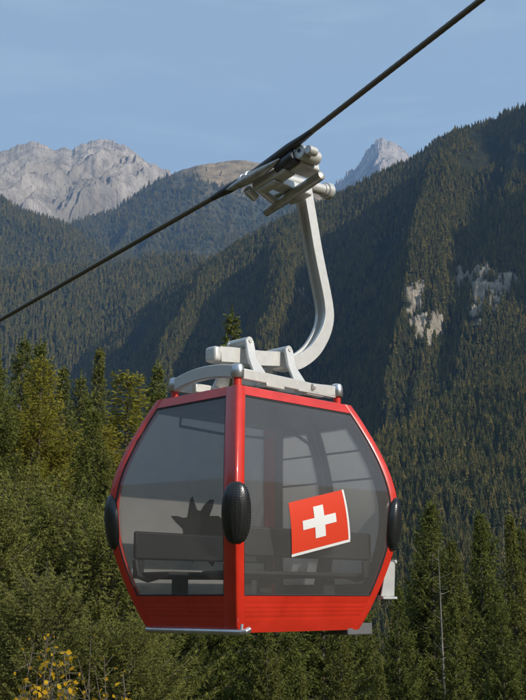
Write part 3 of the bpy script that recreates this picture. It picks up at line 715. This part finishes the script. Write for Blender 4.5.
# bumper pad on each post: an oval rubber shield wrapping the corner
for k, (su, sv) in {'N': (-1, -1), 'R': (1, -1), 'L': (-1, 1), 'F': (1, 1)}.items():
    z0 = .93; m = MB(); rings = []; nz_, nw = 20, 20
    def padpt(f, w, lift):
        # f -1..1 height, w -1..1 around the corner
        z = z0 + f * .245
        hwid = math.sqrt(max(0, 1 - abs(f) ** 2.3)); ang = w * hwid
        s = ang * .135      # arc length from the corner
        a, b = ha(z), hb(z); o = .016 + lift
        r = .06
        # path: along v- face for s>0, along u- face for s<0, rounded corner
        if s > r: x, y = a - (s), b + o
        elif s < -r: x, y = a + o, b - (-s)
        else:
            t = (s / r + 1) / 2; w_ = t * R(90); x = a - r + (r + o) * math.cos(w_); y = b - r + (r + o) * math.sin(w_)
        return (su * x, sv * y, z)
    fs = [math.sin(i / nz_ * math.pi - math.pi / 2) for i in range(nz_ + 1)]
    for f in fs:
        hw = math.sqrt(max(0, 1 - abs(f) ** 2.3)); ring = []
        for j in range(nw + 1):
            w = -1 + 2 * j / nw; bul = .052 * (max(0, 1 - (abs(w)) ** 4) ** .5) * max(.0, hw) ** .5
            ring.append(padpt(f * 1.0, w, bul))
        for j in range(nw, -1, -1): ring.append(padpt(f, -1 + 2 * j / nw, -.012))
        rings.append(ring)
    m.loft(rings)
    pad = m.build('bumper_pad', RUBBER, posts[k], smooth=True, angle=60)
    # rows of small moulded studs on the outer half of the pad
    st = MB(); st.cur = 0
    for wi in range(7):
        w = -.15 + .155 * wi
        for fi in range(-11, 12):
            f = fi / 12.5; hw = math.sqrt(max(0, 1 - abs(f) ** 2.3))
            if abs(w) > .93: continue
            lift = .052 * (max(0, 1 - abs(w) ** 4) ** .5) * hw ** .5
            c = Vector(padpt(f, w, lift)); n_ = (Vector(padpt(f, w, lift + .01)) - c).normalized()
            e1 = Vector((0, 0, 1)); e1 = (e1 - n_ * e1.dot(n_)).normalized(); e2 = n_.cross(e1); q = .0075
            st.add([c + e1 * q - n_ * .002, c + e2 * q * .8 - n_ * .002, c - e1 * q - n_ * .002, c - e2 * q * .8 - n_ * .002, c + n_ * .007], [(0, 1, 4), (1, 2, 4), (2, 3, 4), (3, 0, 4)])
    st.build('studs', RUBBER, pad, smooth=False)

PD = {'v-': (.08, .085), 'v+': (.085, .085), 'u-': (.135, .085), 'u+': (.085, .10)}   # post reach at the negative / positive end of each side
def strip(side, z0, z1, o0, o1, name, material, nseg=1, profile=None, parent=G, smooth=True, lo=None, hi=None, n=10, **kw):
    """a curved wall piece that fills a side between its posts, from o0 (inner) to o1 (outer)"""
    zs = [z for z in sorted(set([z0, z1] + [z0 + (z1 - z0) * i / n for i in range(n + 1)]))]
    if profile: zs = sorted(set(zs + [p_[0] for p_ in profile]))
    f = SIDES[side]; m = MB(); rings = []
    for z in zs:
        a = -half(side, z) + PD[side][0] - .004 if lo is None else lo; b = half(side, z) - PD[side][1] + .004 if hi is None else hi
        oo = o1 + (np.interp(z, [p_[0] for p_ in profile], [p_[1] for p_ in profile]) if profile else 0)
        rings.append([f(a, z, o0), f(a, z, oo), f(b, z, oo), f(b, z, o0)])
    m.loft(rings)
    return m.build(name, material, parent, smooth=smooth, **kw)
prof = []
for i in range(4):
    zc = .12 + i * .036; prof += [(zc - .009, 0), (zc - .005, -.0010), (zc + .005, -.0010), (zc + .009, 0)]
lower = {}
for s in SIDES:
    lower[s] = strip(s, .0, .290, -.02, .008, 'lower_panel', RED, profile=[(0, 0)] + prof + [(.290, 0)], angle=25)
    strip(s, 1.945, 2.03, -.03, .010, 'roof_rim', RED, angle=25, n=3)
# windows with their gaskets
win = {}
for s in ('v-', 'v+', 'u-'):
    win[s] = strip(s, .292, 1.94, -.006, .0, 'window', GLASSB if s == 'v+' else GLASS, n=22, smooth=True, angle=60)
    gk = MB()   # thin black gasket round the pane
    f = SIDES[s]
    for z in (.292, 1.94):
        zz = z + (.006 if z < 1 else -.006); a = -half(s, zz) + PD[s][0]; b = half(s, zz) - PD[s][1]
        gk.tube([f(a, zz, .001), f(b, zz, .001)], .007, 6)
    for e in (0, 1):
        path = []
        for z in np.linspace(.292, 1.94, 24):
            q = (-half(s, z) + PD[s][0] + .004) if e == 0 else (half(s, z) - PD[s][1] - .004); path.append(f(q, z, .001))
        gk.tube(path, .007, 6)
    gk.build('gasket', DARKF, win[s])
# door side (u+): two leaves, each a dark frame with a pane and two rails
for sg in (-1, 1):
    s = 'u+'; f = SIDES[s]
    def half_u(z, sg=sg):
        e = half(s, z) - (PD[s][0] if sg < 0 else PD[s][1]); return e
    m = MB(); zs = list(np.linspace(.292, 1.94, 24))
    for (i0, i1) in ((0, 1), (2, 3)):
        rings = []
        for z in zs:
            e = half_u(z); w = {0: .012, 1: .085, 2: e - .10, 3: e - .006}; a, b = sg * w[i0], sg * w[i1]
            rings.append([f(a, z, -.035), f(a, z, -.001), f(b, z, -.001), f(b, z, -.035)])
        m.loft(rings)
    for z0, z1 in ((.292, .40), (1.84, 1.94)):
        rings = []
        for z in (z0, (z0 + z1) / 2, z1):
            e = half_u(z); a, b = sg * .012, sg * (e - .006)
            rings.append([f(a, z, -.034), f(a, z, -.002), f(b, z, -.002), f(b, z, -.034)])
        m.loft(rings)
    door = m.build('door', DARKF, G, angle=30)
    m = MB(); rings = []
    for z in np.linspace(.40, 1.84, 20):
        e = half_u(z); a, b = sg * .083, sg * (e - .098); rings.append([f(a, z, -.02), f(a, z, -.014), f(b, z, -.014), f(b, z, -.02)])
    m.loft(rings); m.build('door_window', GLASSB, door, angle=60)
    m = MB()
    for z in (1.62, 1.36):
        e = half_u(z); m.tube([f(sg * .05, z, -.055), f(sg * (e - .05), z, -.055)], .010, 8)
    m.build('window_rail', DARKF, door)
# ski rack outside the doors
for vv in (-.62, .35):
    m = MB(); x0 = ha(.3)
    for e in (-.11, .095): m.add([(x0 + .0, vv + e, .29), (x0 + .19, vv + e, .29), (x0 + .215, vv + e, .60), (x0 + .10, vv + e, .60), (x0 + .0, vv + e + .015, .29), (x0 + .19, vv + e + .015, .29), (x0 + .215, vv + e + .015, .60), (x0 + .10, vv + e + .015, .60)], [(0, 1, 2, 3), (7, 6, 5, 4), (0, 4, 5, 1), (1, 5, 6, 2), (2, 6, 7, 3), (3, 7, 4, 0)])
    m.box(x0 + .17, x0 + .19, vv - .09, vv + .09, .30, .58); m.box(x0 + .02, x0 + .22, vv - .12, vv + .12, .265, .288)
    m.tube([(x0 + .215, vv - .12, .60), (x0 + .215, vv + .12, .60)], .018, 10); m.tube([(x0 + .20, vv, .24), (x0 + .20, vv, .30)], .03, 10)
    m.build('ski_rack', RACKM, G, bevel=.004)
# floor, ceiling and roof
m = MB(); m.box(-ha(.02) + .02, ha(.02) - .02, -hb(.02) + .02, hb(.02) - .02, .004, .045); m.build('cabin_floor', GREYP, G)
m = MB()
rings = []
for z, i in ((1.90, .05), (1.93, .035), (1.94, .034)):
    rings.append([(x * (ha(1.94) - i), y * (hb(1.94) - i), z) for x, y in ((-1, -1), (1, -1), (1, 1), (-1, 1))])
m.loft(rings); m.build('ceiling', HEAD, G)
m = MB(); rings = []
for z, i in ((2.031, .05), (2.045, .05), (2.058, .09), (2.066, .20)):
    rings.append([(x * (ha(2.03) - i), y * (hb(2.03) - i), z) for x, y in ((-1, -1), (1, -1), (1, 1), (-1, 1))])
m.loft(rings); roof = m.build('roof', ROOFM, G, bevel=.01)
# grab rail under the ceiling, seen through the glass as a curved line
m = MB(); m.tube([(-.60, .35, 1.86), (-.55, .42, 1.80), (0, .45, 1.79), (.55, .42, 1.80), (.60, .35, 1.86)], .014, 8); m.build('grab_rail', DSTEEL, G)
m = MB(); m.tube([(-.60, -.1, 1.86), (-.2, -.1, 1.83), (.35, -.1, 1.80), (.62, -.1, 1.70), (.78, -.1, 1.45), (.84, -.1, 1.1), (.84, -.1, .5)], .016, 8); m.build('grab_rail', DSTEEL, G)
# benches
def bench(sv, u0, u1):
    b = empty('bench', (0, 0, 0), 0, G)
    y = sv * .60
    m = MB(); m.box(u0, u1, y - .02, y + .02, .605, .850); m.build('backrest', SEATM, b, bevel=.018)
    m = MB()
    path = [(u0 + .02, y - sv * .0, .60), (u0 + .03, y - sv * .03, .46), (u0 + .08, y - sv * .10, .43), (u0 + .2, y - sv * .10, .46), (u1 - .2, y - sv * .10, .47), (u1 - .08, y - sv * .10, .44), (u1 - .03, y - sv * .03, .46), (u1 - .02, y, .60)]
    m.tube(path, .028, 8); m.build('seat_frame', SEATM, b)
    m = MB(); m.box(u0 + .05, u1 - .05, y - sv * .42 if sv > 0 else y + .05, y - .05 if sv > 0 else y + .42, .455, .495); m.build('seat', SEATM, b, bevel=.015)
    for s_ in (-1, 1):
        m = MB(); c = (u0 + u1) / 2 + s_ * (u1 - u0) * .30
        m.box(c - .075, c + .075, y - sv * .22 - .03, y - sv * .22 + .03, .045, .455); m.build('leg', SEATM, b, bevel=.01)
    m = MB(); 
    for e in (u0, u1 - .11): m.box(e, e + .11, y - .019, y + .019, .44, .604)
    m.build('end_bracket', SEATM, b, bevel=.015)
    return b
bench(1, -.90, .84); bench(-1, -.86, .88)
# window foils: flag with a white cross on the near end window, spiky dark emblem on the far one
def foil(m, pts, off, th, side='v-'):
    f = SIDES[side]; n = len(pts)
    fr = [f(s, z, off + th) for s, z in pts]; bk = [f(s, z, off) for s, z in pts]
    m.add(fr, [tuple(range(n))]); m.add(bk, [tuple(range(n - 1, -1, -1))])
    m.add(fr + bk, [(i, n + i, n + (i + 1) % n, (i + 1) % n) for i in range(n)])
P00, P10, P11, P01 = np.array([-.333, .625]), np.array([.352, .772]), np.array([.256, 1.193]), np.array([-.425, 1.040])
def bil(a, b): return tuple((P00 * (1 - a) + P10 * a) * (1 - b) + (P01 * (1 - a) + P11 * a) * b)
m = MB()
f_ = SIDES['v-']; K_ = 12
def grid_foil(m, a0, a1, b0, b1, off, th, n=8):
    rings = []
    for i in range(n + 1):
        q = b0 + (b1 - b0) * i / n; A_, B_ = bil(a0, q), bil(a1, q)
        rings.append([f_(A_[0], A_[1], off), f_(B_[0], B_[1], off), f_(B_[0], B_[1], off + th), f_(A_[0], A_[1], off + th)])
    m.loft(rings)
grid_foil(m, 0, 1, 0, 1, .0035, .0008, 12); fl = m.build('flag_sticker', FLAGR, win['v-'])
m = MB(); grid_foil(m, .41, .59, .19, .81, .0053, .0006, 9); grid_foil(m, .20, .41, .41, .59, .0053, .0006, 3); grid_foil(m, .59, .80, .41, .59, .0053, .0006, 3)
m.build('white_cross', WHITE, fl, smooth=False)
m = MB(); grid_foil(m, -.0, 1.03, -.055, -.002, .0030, .0008, 2); grid_foil(m, 1.002, 1.035, .0, 1.0, .0030, .0008, 12); m.build('white_border', WHITE, fl, smooth=False)
# spiky dark emblem
m = MB()
sp = [(-0.308, 1.023), (-0.228, 1.027), (-0.154, 1.013), (-0.104, 1.024), (-0.087, 1.129), (-0.082, 1.186), (-0.057, 1.225), (-0.031, 1.179), (0.015, 1.097), (0.06, 1.09), (0.11, 1.159), (0.174, 1.207), (0.227, 1.205), (0.215, 1.137), (0.177, 1.049), (0.295, 1.055), (0.388, 1.001), (0.392, 0.675), (0.222, 0.633), (0.164, 0.566), (0.093, 0.63), (-0.046, 0.645), (-0.083, 0.598), (-0.121, 0.652), (-0.161, 0.762), (-0.164, 0.91), (-0.239, 0.962)]
f2 = SIDES['v+']
ctr = (.03, .86); n_ = len(sp)
vs_ = [f2(s, z, -.010) for s, z in [ctr] + sp]; vb = [f2(s, z, -.0085) for s, z in [ctr] + sp]
m.add(vs_, [(0, 1 + i, 1 + (i + 1) % n_) for i in range(n_)]); m.add(vb, [(0, 1 + (i + 1) % n_, 1 + i) for i in range(n_)])
m.add(vs_ + vb, [(1 + i, 1 + (i + 1) % n_, 1 + (i + 1) % n_ + n_ + 1, 1 + i + n_ + 1) for i in range(n_)])
o = m.build('star_emblem', EMBM, win['v+'], smooth=False)
# bumper rail under the door-free side and grey box at the far lower corner
m = MB(); v0, v1 = -.66, .56; xo = -ha(0) - .03
m.tube([(xo + .06, v0, .03), (xo + .015, v0, .012), (xo, v0 + .02, .008), (xo, v1 - .02, .008), (xo + .02, v1, .012), (xo + .12, v1, .035)], .024, 12)
m.tube([(xo, v0 + .03, .008), (xo + .01, v0 + .03, .07)], .013, 8); m.tube([(xo + .10, v0 + .3, .0), (xo + .10, v0 + .36, .0)], .02, 8)
m.build('bumper_rail', CHROME, G)
m = MB(); m.box(.60, .94, -.56, -.32, -.045, .055); m.build('door_actuator_box', GREYP, G, bevel=.008)
# roof fittings: red stubs with silver caps, rails between them
caps = {'N': (-.63, -.42), 'R': (.66, -.42), 'L': (-.60, .44), 'F': (.63, .42)}
for k, (x, y) in caps.items():
    m = MB(); m.tube([(x, y, 2.0), (x, y, 2.125)], .036, 14); m.build('roof_stub', RED, G)
    m = MB(); m.tube([(x, y, 2.115), (x, y, 2.125), (x, y, 2.19), (x, y, 2.225), (x, y, 2.24), (x, y, 2.247)], [.052, .058, .058, .052, .036, .005], 18); m.build('roof_cap', CHROME, G)
def flatbar(path, hz, wd, name, material):
    m = MB(); rings = []
    path = [Vector(p_) for p_ in path]
    for i, p_ in enumerate(path):
        t = (path[min(i + 1, len(path) - 1)] - path[max(i - 1, 0)]); t.z = 0; t.normalize(); n2 = Vector((-t.y, t.x, 0))
        rings.append([p_ + n2 * wd / 2 + Vector((0, 0, -hz / 2)), p_ - n2 * wd / 2 + Vector((0, 0, -hz / 2)), p_ - n2 * wd / 2 + Vector((0, 0, hz / 2)), p_ + n2 * wd / 2 + Vector((0, 0, hz / 2))])
    m.loft(rings); return m.build(name, material, G, bevel=.008)
def arc(p, q, rise, out_, n=14):
    p, q = Vector(p), Vector(q); r_ = []
    for i in range(n + 1):
        f = i / n; h = 4 * f * (1 - f); r_.append(p.lerp(q, f) + Vector((out_[0] * h, out_[1] * h, rise * h)))
    return r_
flatbar(arc((-.61, .42, 2.165), (-.63, -.40, 2.175), .045, (-.02, 0)), .115, .06, 'roof_rail', ALU)
flatbar(arc((.61, .42, 2.165), (.63, -.40, 2.175), .055, (.02, 0)), .10, .05, 'roof_rail', ALU)
flatbar([(-.60, -.42, 2.16), (-.30, -.42, 2.16), (.10, -.42, 2.155), (.30, -.42, 2.15), (.62, -.42, 2.165)], .095, .05, 'roof_rail', ALU)
flatbar([(-.60, .42, 2.16), (.62, .42, 2.165)], .095, .05, 'roof_rail', ALU)
m = MB(); m.box(.10, .60, -.455, -.385, 2.10, 2.112); m.tube([(.28, -.45, 2.16), (.31, -.45, 2.16)], .03, 8); m.build('rail_clamp', ALU, G)
# suspension frame: two cross brackets carry the lower beam of the hanger
for (u_, w) in ((-.20, .10), (.32, .10)):
    m = MB()
    for sv in (-1, 1):
        # leg from roof rail up to the beam, flaring at the foot
        pts = [(u_ - .085, sv * .30, 2.13), (u_ + .115, sv * .30, 2.13), (u_ + .055, sv * .14, 2.40), (u_ + .05, sv * .10, 2.578), (u_ - .05, sv * .10, 2.578), (u_ - .05, sv * .14, 2.40)]
        m.add([(x, y + sv * .03, z) for x, y, z in pts] + [(x, y - sv * .005, z) for x, y, z in pts], [(0, 1, 2, 5), (5, 2, 3, 4), (11, 8, 7, 6), (10, 9, 8, 11), (0, 6, 7, 1), (1, 7, 8, 2), (2, 8, 9, 3), (3, 9, 10, 4), (4, 10, 11, 5), (5, 11, 6, 0)])
    m.box(u_ - .10, u_ + .13, -.445, .445, 2.085, 2.128)
    b = m.build('suspension_bracket', ALU, G, bevel=.008)
    m = MB(); m.tube([(u_, -.13, 2.563), (u_, .13, 2.563)], .042, 14); m.tube([(u_, -.145, 2.563), (u_, .145, 2.563)], .020, 10); m.build('cross_pin', ALU, b)
    m = MB(); m.tube([(u_ - .02, -.30, 2.17), (u_ - .02, -.36, 2.17)], .022, 8); m.tube([(u_ + .06, -.30, 2.17), (u_ + .06, -.36, 2.17)], .022, 8); m.build('bolt', CHROME, b)
m = MB(); m.box(-.52, .50, -.30, -.24, 2.10, 2.18); m.box(-.52, .50, .24, .30, 2.10, 2.18); m.build('suspension_rail', ALU, G, bevel=.006)
m = MB(); m.box(.0, .26, .02, .2, 2.14, 2.33); m.build('damper_block', DSTEEL, G, bevel=.02)
# hanger: channel-section arm; path through the middle of its depth in the u-z plane
cl = [(-.50, 2.405), (-.30, 2.425), (0, 2.445), (.25, 2.475), (.45, 2.485), (.60, 2.555), (.74, 2.66), (.84, 2.78), (.91, 2.90), (.945, 3.02), (.940, 3.13), (.915, 3.25), (.86, 3.45), (.80, 3.68), (.745, 3.93), (.69, 4.16), (.645, 4.36)]
def smoothpath(P, n=6):
    out_ = []; P = [Vector((p_[0], 0, p_[1])) for p_ in P]
    for i in range(len(P) - 1):
        p0, p1, p2, p3 = P[max(i - 1, 0)], P[i], P[i + 1], P[min(i + 2, len(P) - 1)]
        for k in range(n):
            t = k / n; out_.append(.5 * ((2 * p1) + (-p0 + p2) * t + (2 * p0 - 5 * p1 + 4 * p2 - p3) * t * t + (-p0 + 3 * p1 - 3 * p2 + p3) * t ** 3))
    out_.append(P[-1]); return out_
cp = smoothpath(cl); m = MB(); rings = []
for i, p_ in enumerate(cp):
    t = (cp[min(i + 1, len(cp) - 1)] - cp[max(i - 1, 0)]).normalized(); n2 = Vector((t.z, 0, -t.x))     # outward side of the bend
    fr = i / (len(cp) - 1)
    D0 = .072 + .022 * math.sin(math.pi * min(1, fr * 1.15)); W2 = .070
    D2 = .070 if fr < .30 else .070 - .009 * min(1, (fr - .30) * 2.5)      # deep at the beam, slimmer up the arm
    p_ = p_ + n2 * (D0 - D2 if fr > .2 else 0)
    g_ = .045 * (0 if fr < .18 else min(1, (fr - .18) * 12)) * (1 if fr < .97 else 0)
    sec = [(D2, -W2), (D2, W2), (-D2, W2), (-D2, W2 * .52), (-D2 + g_, W2 * .45), (-D2 + g_, -W2 * .45), (-D2, -W2 * .52), (-D2, -W2)]
    rings.append([p_ + n2 * a + Vector((0, b, 0)) for a, b in sec])
m.loft(rings); arm = m.build('hanger_arm', ALU, G, bevel=.010, angle=28)
m = MB(); m.box(-.575, -.49, -.072, .072, 2.334, 2.474); m.build('beam_end', ALU, arm, bevel=.028, seg=4)
m = MB(); m.tube([(.28, 0, 4.33), (1.02, 0, 4.385)], .058, 20); m.tube([(1.005, 0, 4.384), (1.075, 0, 4.389)], .086, 24); m.tube([(.96, 0, 4.381), (1.0, 0, 4.384)], .07, 20)
m.build('pivot_pin', ALU, arm, bevel=.006)
# grip on the rope
GR = empty('rope_grip', (0, 0, 0), 0, G)
def rp_(v, du=0, dz=0):
    sl_ = -.144 if v > KV else -.298
    return Vector((du, v, KZ + sl_ * (v - KV) + dz))
def spindle(path, rs_, n=14, flat=1.0):
    mm = MB(); mm.tube(path, rs_, n, flat); return mm
m = spindle([rp_(.36, -.045, -.03), rp_(.28, -.052, -.045), rp_(.15, -.06, -.055), rp_(0, -.06, -.06), rp_(-.14, -.06, -.065), rp_(-.27, -.05, -.07), rp_(-.36, -.04, -.06)], [.008, .028, .045, .052, .047, .030, .008]); m.build('jaw', STEEL, GR)
m = MB()
for vv in (.09, .17):
    ring_ = [rp_(vv, .052 * math.cos(w) - .0, .052 * math.sin(w)) for w in np.linspace(R(20), R(230), 12)]
    m.tube(ring_, .013, 8)
m.build('claw', CHROME, GR)
m = spindle([rp_(.62, 0, 0), rp_(.5, 0, 0), rp_(.36, 0, 0), rp_(.24, 0, 0), rp_(.2, 0, 0)], [.028, .036, .048, .046, .03]); m.build('rope_guide', DSTEEL, GR)
m = spindle([rp_(.06, 0, .01), rp_(-.06, 0, .015), rp_(-.25, 0, .01), rp_(-.45, 0, .01), rp_(-.62, 0, 0), rp_(-.74, 0, 0)], [.036, .046, .050, .046, .036, .028]); m.build('rope_guide', DSTEEL, GR)
# grip body between the rope and the arm
sl_m = Matrix.Rotation(R(-11), 4, 'X')
Mb = Matrix.Translation((0, -.12, 4.20)) @ sl_m
m = MB()
m.box(.0, .16, -.26, .18, -.045, .045, Mb); m.box(.08, .34, -.42, -.24, -.03, .08, Mb); m.box(.12, .56, -.10, .04, -.075, .02, Mb); m.box(.02, .12, -.10, .12, -.085, -.04, Mb)
m.build('grip_body', ALU, GR, bevel=.018, seg=3)
m = MB(); q0 = Mb @ Vector((.03, -.16, .03)); q1 = Mb @ Vector((.03, -.40, .05)); m.tube([q0, q1], .066, 18); m.build('spring_housing', DSTEEL, GR, bevel=.008)
m = MB(); q = Mb @ Vector((.04, -.46, .06))
m.tube([q + Vector((-.025, .0, .0)), q + Vector((.22, 0, .0))], .070, 18); m.tube([q + Vector((-.025, -.11, -.01)), q + Vector((.08, -.11, -.01))], .045, 16); m.build('lever_hub', ALU, GR, bevel=.008)
m = MB(); m.tube([q + Vector((-.03, 0, .01)), q + Vector((-.026, 0, .01))], .020, 14); m.build('hole_shade_disc', DARKF, GR)  # dark disc on the hub face, standing in for the shade inside a hole
# long guide bar, nearest the camera
m = MB(); a_, b2 = Vector((.30, .18, 4.00)), Vector((.30, -.60, 4.19)); path = [a_.lerp(b2, f) for f in (0, .02, .5, .98, 1)]
m.tube(path, [.012, .042, .052, .046, .02], 16); m.build('guide_bar', STEEL, GR)
m = MB(); m.tube([(.0, .12, 4.16), (.12, .12, 4.10)], .05, 14); m.tube([(.02, .02, 4.17), (.34, .02, 4.06)], .04, 12); m.box(.28, .60, -.09, .09, 4.14, 4.30); m.build('grip_link', ALU, GR, bevel=.01)

# ------------------------------------------------------------ the air: one box of even thin haze round everything
hm, nt, out = mat('air_haze')
vp = N(nt, 'ShaderNodeVolumePrincipled'); vp.inputs['Color'].default_value = (.30, .54, 1.0, 1); vp.inputs['Density'].default_value = 8.8e-5
vp.inputs['Anisotropy'].default_value = .2
nt.links.new(vp.outputs[0], out.inputs['Volume'])
m = MB(); m.box(-9500, 9500, -9500, 9500, -260, 3050)
hz_ = m.build('haze', hm, None, smooth=False); props(hz_, 'thin blue haze over the far mountains', 'haze', None, 'stuff')
print('trees', NT[0])
